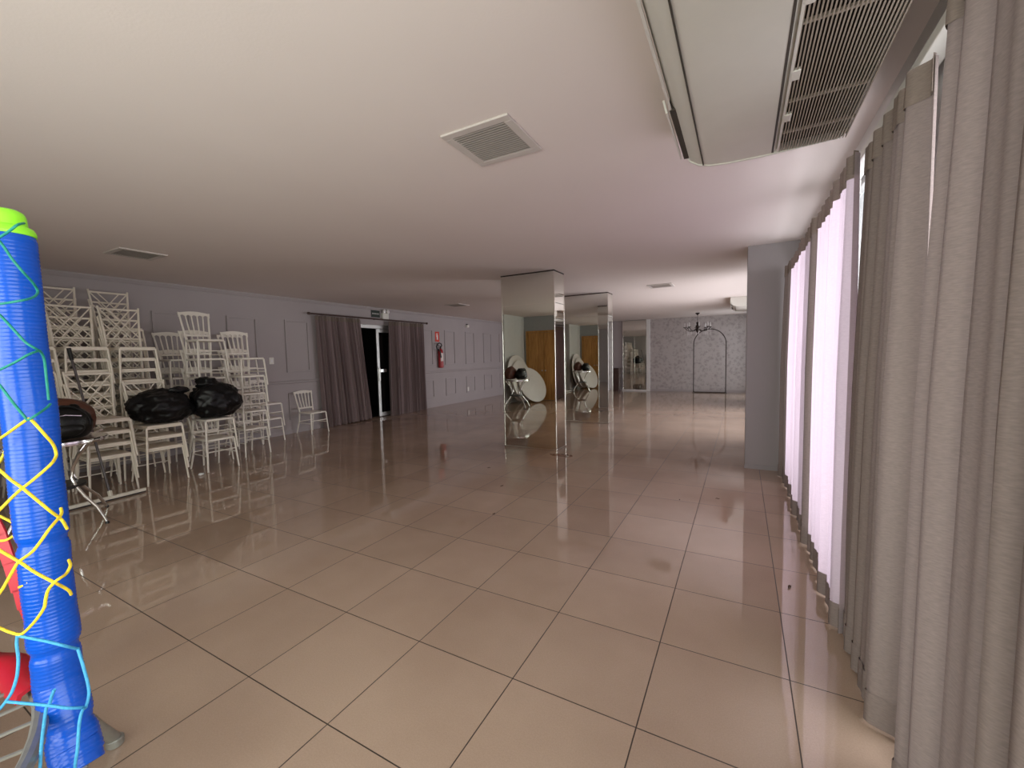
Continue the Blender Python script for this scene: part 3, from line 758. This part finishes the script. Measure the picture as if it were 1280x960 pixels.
for s in (-1, 1): MB().blob((-.02, s*.10, .29), (.04, .05, .06), 3, .1, 2, 12+s).build('ear_flap', 'blackleather', bb, angle=3)
br = thing('brown_handbag', 'dark brown leather bag behind the black handbag on the bistro table', 'bag', (-6.14, 1.53, TZ+.001))
MB().blob((0, 0, .17), (.16, .26, .23), 4, .10, 1.7, 5, -.14, .04).build('bag_body', 'brown', br, angle=3)
MB().tube([(.0, .15*math.cos(a)+.02, .22+.15*math.sin(a)) for a in [PI*i/14 for i in range(15)]], .011, 8).build('carry_strap', 'brown', br)
# round folding table tops leaning on the closet wall (seen in the mirrors)
def disc(name, label, c, rad, tilt, rz):
    t = thing(name, label, 'table top', c, rz, group='round white table tops leaning on the wall')
    n = Matrix.Rotation(tilt, 3, 'Y')
    b = MB().lathe([(rad-.012, -.016), (rad, -.010), (rad, .010), (rad-.012, .016)], 56)
    for v in b.bm.verts: v.co = n @ v.co
    b.build('top', 'white_plastic', t, angle=.5)
    b = MB()
    for s in (-1, 1): b.obox((-rad*.6, s*rad*.45, -.03), (rad*.6, s*rad*.45, -.03), .03, .025)
    b.obox((-rad*.5, -rad*.45, -.03), (-rad*.5, rad*.45, -.03), .03, .025).obox((rad*.5, -rad*.45, -.03), (rad*.5, rad*.45, -.03), .03, .025)
    for v in b.bm.verts: v.co = n @ v.co
    b.build('underframe', 'steel', t, smooth=False)
    return t
disc('round_table_top', 'largest round white table top leaning upright against the pale wall, rearmost', (-6.655, .0, .815), .80, PI/2-.16, 0)
disc('round_table_top', 'round white table top leaning in front of the largest one', (-6.51, .02, .73), .70, PI/2-.22, .03)
disc('round_table_top', 'smallest round white table top leaning in front, tilted furthest', (-6.21, -.10, .60), .62, PI/2-.42, .30)
# squeegee leaning on the chairs
t = thing('floor_squeegee', 'wide white floor squeegee with dark handle leaning on the ivory chairs', 'squeegee', (-6.53, 1.93, 0))
MB().obox((.055, -.36, .035), (0, .37, .035), .035, .035).build('head', 'squeegee', t, smooth=False)
MB().obox((.055, -.355, .012), (0, .365, .012), .01, .022).build('blade', 'black', t, smooth=False)
MB().tube([(.03, .03, .05), (.005, .03, .11)], .022, 10).build('socket', 'squeegee', t)
MB().tube([(.01, .03, .09), (-.36, -.055, 1.45), (-.42, -.07, 1.66)], [.0125, .0125, .0125], 10).build('pole', 'handle_dark', t)
MB().tube([(-.42, -.07, 1.66), (-.455, -.078, 1.80)], [.019, .021], 10).build('grip', 'black', t)
# wooden double door seen in the mirrors
t = thing('wooden_door', 'honey-coloured wooden door leaf pair in the green-grey wall, seen in the column mirrors', 'door', (-6.1, -.85, 0))
for k in range(2):
    x0 = -.60+.62*k
    lf_ = MB().box((x0, 0, .01), (x0+.61, .04, 2.38), .004).build('door_leaf', 'wood', t, smooth=False)
    MB().lathe([(.012, .04), (.012, .07), (.026, .085), (.02, .10)], 14, (x0+(.55 if k == 0 else .06), 0, 1.05), 'Y').build('knob', 'alu', lf_)
b = MB(); b.box((-.68, 0, 0), (-.61, .055, 2.45), .004); b.box((.64, 0, 0), (.71, .055, 2.45), .004); b.box((-.61, 0, 2.385), (.64, .055, 2.45), .004)
b.build('door_frame', 'wood', t, smooth=False)

# ------------------------------------------------------------------ far end: arch and chandelier
t = thing('metal_arch', 'thin dark metal backdrop arch standing by the far wallpapered wall', 'arch', (-1.08, 17.72, 0))
R_ = .56
pts = [(-R_, 0, 0), (-R_, 0, .9), (-R_, 0, 1.88)] + [(R_*math.cos(a), 0, 1.88+R_*math.sin(a)) for a in [PI-PI*i/20 for i in range(1, 20)]] + [(R_, 0, 1.88), (R_, 0, .9), (R_, 0, 0)]
MB().tube(pts, .018, 8).build('arch_tube', 'dark_metal', t)
MB().tube([(-R_, 0, .02), (R_, 0, .02)], .02, 8).build('base_bar', 'dark_metal', t)
for s in (-1, 1): MB().box((s*R_-.04, -.16, 0), (s*R_+.04, .16, .012), .003).build('foot_plate', 'dark_metal', t, smooth=False)
t = thing('chandelier', 'dark chandelier with candle arms and crystal drops hanging at the far end', 'chandelier', (-1.39, 16.3, 0))
MB().lathe([(.07, H-.001), (.075, H-.02), (.03, H-.06), (.01, H-.09)], 18).build('ceiling_cup', 'dark_metal', t)
MB().tube([(0, 0, H-.06), (0, 0, 2.62)], .008, 8).build('stem', 'dark_metal', t)
MB().lathe([(.01, 2.65), (.05, 2.62), (.035, 2.55), (.07, 2.48), (.03, 2.42), (.065, 2.36), (.04, 2.30), (.008, 2.25)], 16).build('body', 'dark_metal', t)
for k in range(8):
    a = 2*PI*k/8+.2; c, s = math.cos(a), math.sin(a)
    arm = [(.04, 2.40), (.14, 2.33), (.25, 2.32), (.35, 2.37), (.42, 2.44)]
    ao = MB().tube([(r*c, r*s, z) for r, z in arm], .012, 6).lathe([(.01, 2.435), (.05, 2.45), (.055, 2.465), (.02, 2.468)], 12, (.42*c, .42*s, 0)).build('arm', 'dark_metal', t)
    MB().lathe([(.014, 2.465), (.014, 2.55), (.016, 2.57), (.004, 2.63)], 10, (.42*c, .42*s, 0)).build('candle', 'crystal', ao)
    b = MB()
    for (r, z, L) in ((.42, 2.44, .22), (.30, 2.33, .14)):
        for j in range(5 if r > .4 else 3):
            b.lathe([(.002, z-.03-.05*j*(L/.22)), (.011, z-.05-.05*j*(L/.22)), (.002, z-.07-.05*j*(L/.22))], 6, (r*c, r*s, 0))
    b.build('crystal_drops', 'crystal', ao)

# ------------------------------------------------------------------ trampoline with its padded post and net
TCX, TCY, TR = -2.295, -.62, 1.06
t = thing('trampoline', 'trampoline with blue padded post, lime cap and coloured rope net at the left edge', 'trampoline', (TCX, TCY, 0))
def rl(p): return Vector(p)-Vector((TCX, TCY, 0))
RZ = .43
MB().tube([(TR*.985*math.cos(2*PI*i/72), TR*.985*math.sin(2*PI*i/72), RZ) for i in range(72)], .021, 10, closed=True).build('frame_ring', 'steel', t)
MB().lathe([(.74, RZ-.003), (.74, RZ+.003)], 60).build('jumping_mat', 'black_mesh', t, smooth=False)
b = MB()
for i in range(48):
    a = 2*PI*i/48; c, s = math.cos(a), math.sin(a)
    b.tube([(.735*c, .735*s, RZ), (1.03*c, 1.03*s, RZ)], .006, 5)
b.build('spring', 'steel', t, kind='stuff')
# red pad folded over the far side of the ring
b = MB(); a0, a1 = math.radians(83), math.radians(215)
prof = [(.985, .0), (.992, .03), (1.03, .048), (1.075, .038), (1.088, .0), (1.082, -.03), (1.074, -.03), (1.076, .0), (1.066, .026), (1.03, .034), (1.002, .02), (.996, .0)]
n = 60; rings = []
for i in range(n+1):
    a = a0+(a1-a0)*i/n; wv = .006*math.sin(a*23)
    rings.append([b.bm.verts.new(((r+wv)*math.cos(a), (r+wv)*math.sin(a), RZ+z+wv)) for r, z in prof])
for A, B_ in zip(rings, rings[1:]):
    for j in range(len(prof)): b.bm.faces.new((A[j], A[(j+1) % len(prof)], B_[(j+1) % len(prof)], B_[j]))
b.bm.faces.new(rings[0][::-1]); b.bm.faces.new(rings[-1])
b.build('spring_pad', 'red', t, angle=1.2)
axis0 = [(-2.146, .45, 2.03), (-2.126, .45, 1.75), (-2.108, .45, 1.484), (-2.102, .45, 1.154), (-2.090, .45, .818), (-2.077, .45, .502), (-1.99, .45, .30), (-1.945, .45, .235)]
def lerp_axis(z, ax):
    for p, q in zip(ax, ax[1:]):
        if p[2] >= z >= q[2]:
            w = (p[2]-z)/(p[2]-q[2]); return Vector(p).lerp(Vector(q), w)
    return Vector(ax[0] if z > ax[0][2] else ax[-1])
def post(ax, seed):
    ax = [rl(p) for p in ax]; z1, z0 = ax[0][2], ax[-1][2]
    sl = MB(); pts, rs = [], []; n = 420; rnd = random.Random(seed)
    for i in range(n+1):
        z = z1-(z1-z0)*i/n; p = lerp_axis(z, ax)
        lump = .006*noise.noise(Vector((0, seed, z*3.1)))
        if z < 1.05: lump += .008*noise.noise(Vector((3, seed, z*8)))
        # squeezed where ropes tie round it
        for zc in (.62, 1.0, .36): lump -= .008*math.exp(-((z-zc)/.018)**2)
        wr = .0009*math.sin(z*2*PI/.0125+2.5*noise.noise(Vector((seed, 0, z*9))))+.0007*noise.noise(Vector((seed, 4, z*120)))
        r = .0655 + lump + wr
        if i < 4: r -= .004*(4-i)/4
        if i > n-6: r *= .93
        off = Vector((.003*noise.noise(Vector((7, seed, z*4))), .003*noise.noise(Vector((9, seed, z*4))), 0))
        pts.append(p+off); rs.append(r)
    sl.tube(pts, rs, 22)
    po = MB().tube([ax[0]+Vector((0, 0, .01))]+ax[1:]+[Vector((ax[-1][0]*.98, ax[-1][1]*.98, ax[-1][2]-.06))], .019, 10).build('post', 'steel', t)
    sl.build('foam_sleeve', 'blue', po, angle=3)
    c = ax[0]
    MB().lathe([(.0645, .002), (.066, .004), (.066, .014), (.060, .028), (.048, .034), (.046, .064), (.041, .078), (.028, .086), (.01, .089)], 26, tuple(c+Vector((0, 0, .0)))).build('end_cap', 'lime', po, angle=.8)
post(axis0, 2)
for k, dg in enumerate((149, 221, 293, 365)):
    a = math.radians(dg); x, y = TCX+TR*math.cos(a)*1.02, TCY+TR*math.sin(a)*1.02
    post([(x, y, z) for z in (2.06, 1.5, 1.0, .5, .25)], 5+k)
# splayed steel legs: upright pair joined by a floor bar
for dg in (77, 197, 317):
    a = math.radians(dg); cx, cy = TR*math.cos(a), TR*math.sin(a); tx, ty = -math.sin(a), math.cos(a); nx, ny = math.cos(a), math.sin(a)
    def P(s_, o_, z): return (cx+tx*s_+nx*o_, cy+ty*s_+ny*o_, z)
    MB().tube([P(.12, .0, RZ-.01), P(.15, .05, .33), P(.24, .12, .13), P(.28, .165, .026)], .022, 12).lathe([(.026, 0), (.03, .004), (.03, .03), (.026, .034)], 14, P(.28, .165, 0)).build('leg', 'steel', t)
# hanging dark teal side cloth
b = MB(); a0, a1 = math.radians(30), math.radians(74)
b.grid(lambda u, v: Vector(((TR*.94-.02*math.sin(u*17)-.04*(1-v))*math.cos(a0+(a1-a0)*u*.9), (TR*.94-.02*math.sin(u*17)-.04*(1-v))*math.sin(a0+(a1-a0)*u*.9), .05+.33*v)), 24, 8)
#b.build('side_cloth', 'teal', t, angle=3)
b.bm.free()

# ropes: points given in view of the photograph and set at their true distance on the net around the post
def at_depth(x, y, d):
    dr = f2 + r3*((x-640)/524.0215) - u3*((y-480)/524.0215)
    return Vector((0, 0, CZ))+dr*d
def rope(parts, m, name, r=.0042):
    b = MB()
    for pl in parts:
        P = [at_depth(x, y, d) - Vector((TCX, TCY, 0)) for x, y, d in pl]
        # smooth a little
        Q = []
        for i in range(len(P)-1):
            for k in range(4): 
                p0 = P[max(i-1, 0)]; p1 = P[i]; p2 = P[i+1]; p3 = P[min(i+2, len(P)-1)]; w = k/4
                Q.append(.5*((2*p1)+(p2-p0)*w+(2*p0-5*p1+4*p2-p3)*w*w+(3*p1-p0-3*p2+p3)*w**3)*1.0)
        Q.append(P[-1]); b.tube(Q, r, 7)
    return b.build(name, m, t, angle=1.2)
D = 1.335; N_ = D-.078; S_ = D-.03
rope([[(-22, 560, N_+.05), (0, 548, N_+.03), (16, 537, N_), (33, 525, N_-.004), (39, 525, N_-.004), (54, 541, N_+.005), (66, 555, S_-.005), (70, 566, S_+.01), (69, 573, S_), (62, 582, N_+.01), (40, 601, N_-.004), (28, 610, N_-.008)],
      [(-15, 577, N_), (0, 588, N_), (14, 600, N_-.005), (28, 610, N_-.01), (45, 624, N_-.006), (62, 638, N_+.01), (74, 647, S_+.01), (79, 652, S_+.02), (84, 661, S_+.04)],
      [(28, 610, N_-.012), (16, 621, N_-.01), (0, 637, N_), (-14, 650, N_)],
      [(76, 635, S_+.03), (77, 641, S_+.02), (74, 647, S_), (62, 661, N_+.005), (50, 678, N_-.004), (40, 690, N_-.006), (24, 702, N_-.012), (16, 714, N_-.01), (4, 735, N_), (-8, 752, N_)],
      [(-20, 675, N_), (0, 688, N_), (24, 702, N_-.012), (45, 716, N_-.006), (68, 728, N_), (78, 733, S_-.01), (86, 738, S_+.01), (89, 743, S_+.03)],
      [(86, 700, S_+.03), (88, 707, S_+.01), (83, 717, S_-.01), (76, 722, N_+.01), (68, 728, N_-.002), (60, 738, N_-.005), (57, 750, N_-.004), (55, 760, N_-.004), (45, 775, N_), (32, 789, N_+.02), (24, 793, N_+.02), (12, 790, N_+.02), (0, 785, N_+.02), (-14, 780, N_)],
      ], 'yellow', 'yellow_net_rope')
for back in ([(13, 540, D+.1), (8, 560, D+.1), (0, 577, D+.1), (-10, 590, D+.1)], [(0, 645, D+.08), (12, 651, D+.08), (20, 656, D+.08), (24, 660, D+.08), (20, 667, D+.08), (8, 675, D+.08), (-6, 676, D+.08)], [(19, 655, D+.08), (25, 650, D+.08), (23, 662, D+.08), (17, 660, D+.08)],
      [(34, 713, D+.05), (31, 722, D+.05), (35, 728, D+.05), (24, 734, D+.05)]): rope([back], 'yellow', 'yellow_net_rope')
rope([[(-25, 275, N_+.03), (0, 302, N_), (14, 322, N_-.006), (27, 338, N_-.002), (40, 352, S_-.01), (46, 361, S_+.02), (47, 366, S_+.02), (41, 372, S_-.012), (25, 376, N_-.004), (0, 380, N_), (-20, 383, N_)],
      [(-15, 380, N_), (0, 394, N_), (17, 412, N_-.006), (32, 428, N_-.004), (45, 436, N_+.012), (51, 440, S_+.0), (55, 448, S_+.02), (57, 462, S_+.03), (61, 500, S_+.04)],
      [(50, 438, S_-.012), (36, 443, N_+.002), (22, 451, N_-.006), (0, 462, N_), (-20, 470, N_)],
      [(-15, 466, N_), (0, 482, N_), (10, 495, N_), (20, 508, N_-.004), (31, 521, N_-.008), (35, 525, N_-.008), (45, 519, N_), (58, 510, S_), (63, 505, S_+.02)],
      [(-6, 300, N_+.01), (10, 290, N_-.004), (22, 281, N_), (30, 279, S_+.01)]], 'green', 'green_net_rope', .0036)
rope([[(22, 794, N_+.02), (21, 805, N_+.02), (23, 823, N_+.02), (22, 840, N_+.01), (20, 850, N_), (15, 865, N_), (8, 876, N_), (0, 886, N_), (-8, 892, N_)],
      [(68, 862, N_-.012), (64, 872, N_-.006), (62, 880, N_), (58, 885, N_), (55, 905, N_), (52, 930, N_), (50, 962, N_), (49, 985, N_)],
      [(24, 795, N_+.02), (45, 799, N_+.01), (60, 802, N_-.004), (80, 807, N_), (97, 811, S_+.01)],
      [(8, 877, N_), (30, 879, N_), (62, 882, N_-.004), (85, 885, N_-.002), (108, 884, S_-.005)],
      [(97, 810, S_+.01), (103, 829, S_-.0), (110, 855, S_-.0), (111, 870, S_-.0), (107, 884, S_-.01), (103, 888, S_-.03), (99, 905, N_), (97, 935, N_-.008), (94, 955, N_-.004), (92, 985, N_)]], 'ltblue', 'blue_net_rope', .0042)
# red webbing strap hanging inside the net
b = MB()
pl = [(-14, 640, .05), (0, 668, .045), (12, 703, .048), (22, 737, .04), (28, 760, .022), (36, 780, .020), (44, 796, .018), (48, 806, .014)]
P = [at_depth(x, y, D+.12)-Vector((TCX, TCY, 0)) for x, y, w in pl]
for i in range(len(P)-1): pass
for i, (p, q) in enumerate(zip(P, P[1:])):
    b.obox(p, q+(q-p)*.06, (pl[i][2]+pl[i+1][2])/2, .006, tuple(f2))
b.build('red_strap', 'red', t, angle=1.5)

# ------------------------------------------------------------------ small litter on the floor
leaf_spots = [((-2.56, 4.35), .05, 'dry leaf scrap on a tile joint in front of the nearer mirrored column'), ((-2.18, 3.53), .035, 'small dry scrap on the tile left of the room centre'),
              ((-.57, 4.74), .03, 'tiny dark leaf crumb lying alone on the tiles left of the grey pier'), ((-.21, 4.94), .04, 'thin brown twig scrap in front of the grey pier'),
              ((.30, 3.26), .05, 'small brown curl of leaf beside the sheer curtain foot'), ((-3.15, 5.0), .045, 'dark leaf scrap nearest the foot of the nearer mirrored column')]
for i, ((x, y), s, lb) in enumerate(leaf_spots):
    b = MB()
    n_ = 9; rnd = random.Random(i+40); an = rnd.uniform(0, 3)
    def f(u, v):
        w = math.sin(PI*u)**.7*.35; yy = (v-.5)*w; xx = u-.5
        c, q = math.cos(an), math.sin(an)
        return Vector((s*(xx*c-yy*q), s*(xx*q+yy*c), .003+s*.12*(v-.5)**2*2+s*.10*math.sin(u*5+i)**2))
    b.grid(f, 10, 4)
    o = b.build('leaf_scrap', 'leaf', None, angle=3); o.location = (x, y, 0)
    sm = o.modifiers.new('thick', 'SOLIDIFY'); sm.thickness = .002
    tag(o, lb, 'leaf', 'dry scraps on the floor')
o = MB().blob((0, 0, .018), (.03, .035, .018), 3, .3, 2, 3).build('paper_scrap', 'paper', None, angle=3); o.location = (-6.71, 3.0, 0)
tag(o, 'crumpled white paper scrap on the floor in front of the low white chair stack', 'paper')
b = MB(); n = 40
ring = [b.bm.verts.new((.20*(1+.25*noise.noise(Vector((math.cos(2*PI*i/n)*1.4, math.sin(2*PI*i/n)*1.4, 0))))*math.cos(2*PI*i/n), .095*(1+.3*noise.noise(Vector((math.cos(2*PI*i/n)*1.7, math.sin(2*PI*i/n)*1.7, 4))))*math.sin(2*PI*i/n), .0012)) for i in range(n)]
b.bm.faces.new(ring)
r2 = bmesh.ops.extrude_face_region(b.bm, geom=b.bm.faces[:])
for v in [g for g in r2['geom'] if isinstance(g, bmesh.types.BMVert)]: v.co.z = .0002
o = b.build('floor_stain', 'stain', None, smooth=False); o.location = (-2.48, 6.12, 0)
tag(o, 'brown damp stain on the tiles at the foot of the nearer mirrored column', 'stain')

# ------------------------------------------------------------------ light
def area(name, loc, rot, sx, sy, power, col):
    l = bpy.data.lights.new(name, 'AREA'); l.shape = 'RECTANGLE'; l.size = sx; l.size_y = sy; l.energy = power; l.color = col
    o = bpy.data.objects.new(name, l); COL.objects.link(o); o.location = loc; o.rotation_euler = rot
    return o
W_ = (.98, .95, 1.0)
def daylight_right(name, y0, y1, p, col): area(name, (XR+.75, (y0+y1)/2, 1.5), (0, PI/2, 0), 2.7, y1-y0+.5, p, col)
daylight_right('daylight_near', -1.9, 1.0, 140, (1, .92, .84))
daylight_right('daylight_sheer', 1.4, 6.3, 250, (1, .88, .96))
daylight_right('daylight_far', 7.6, 13.2, 330, (1, .86, .92))
daylight_right('daylight_end', 15.5, 17.6, 80, (1, .90, .95))
area('daylight_back', ((BW0+BW1)/2, YB-.7, 1.5), (PI/2, 0, 0), 4.1, 2.8, 235, (1, .91, .83))
w = bpy.data.worlds.new('sky'); sc.world = w; w.use_nodes = True
bg = w.node_tree.nodes['Background']; bg.inputs[0].default_value = (.82, .9, 1, 1); bg.inputs[1].default_value = .6

sc.view_settings.view_transform = 'Standard'
sc.view_settings.look = 'None'
sc.view_settings.gamma = 1
sc.view_settings.use_curve_mapping = False
sc.view_settings.exposure = .48
sc.cycles.use_denoising = True
sc.cycles.max_bounces = 12
sc.cycles.diffuse_bounces = 6
sc.cycles.glossy_bounces = 6
sc.cycles.transparent_max_bounces = 12
sc.cycles.sample_clamp_indirect = 8
sc.cycles.caustics_reflective = False
sc.cycles.caustics_refractive = False
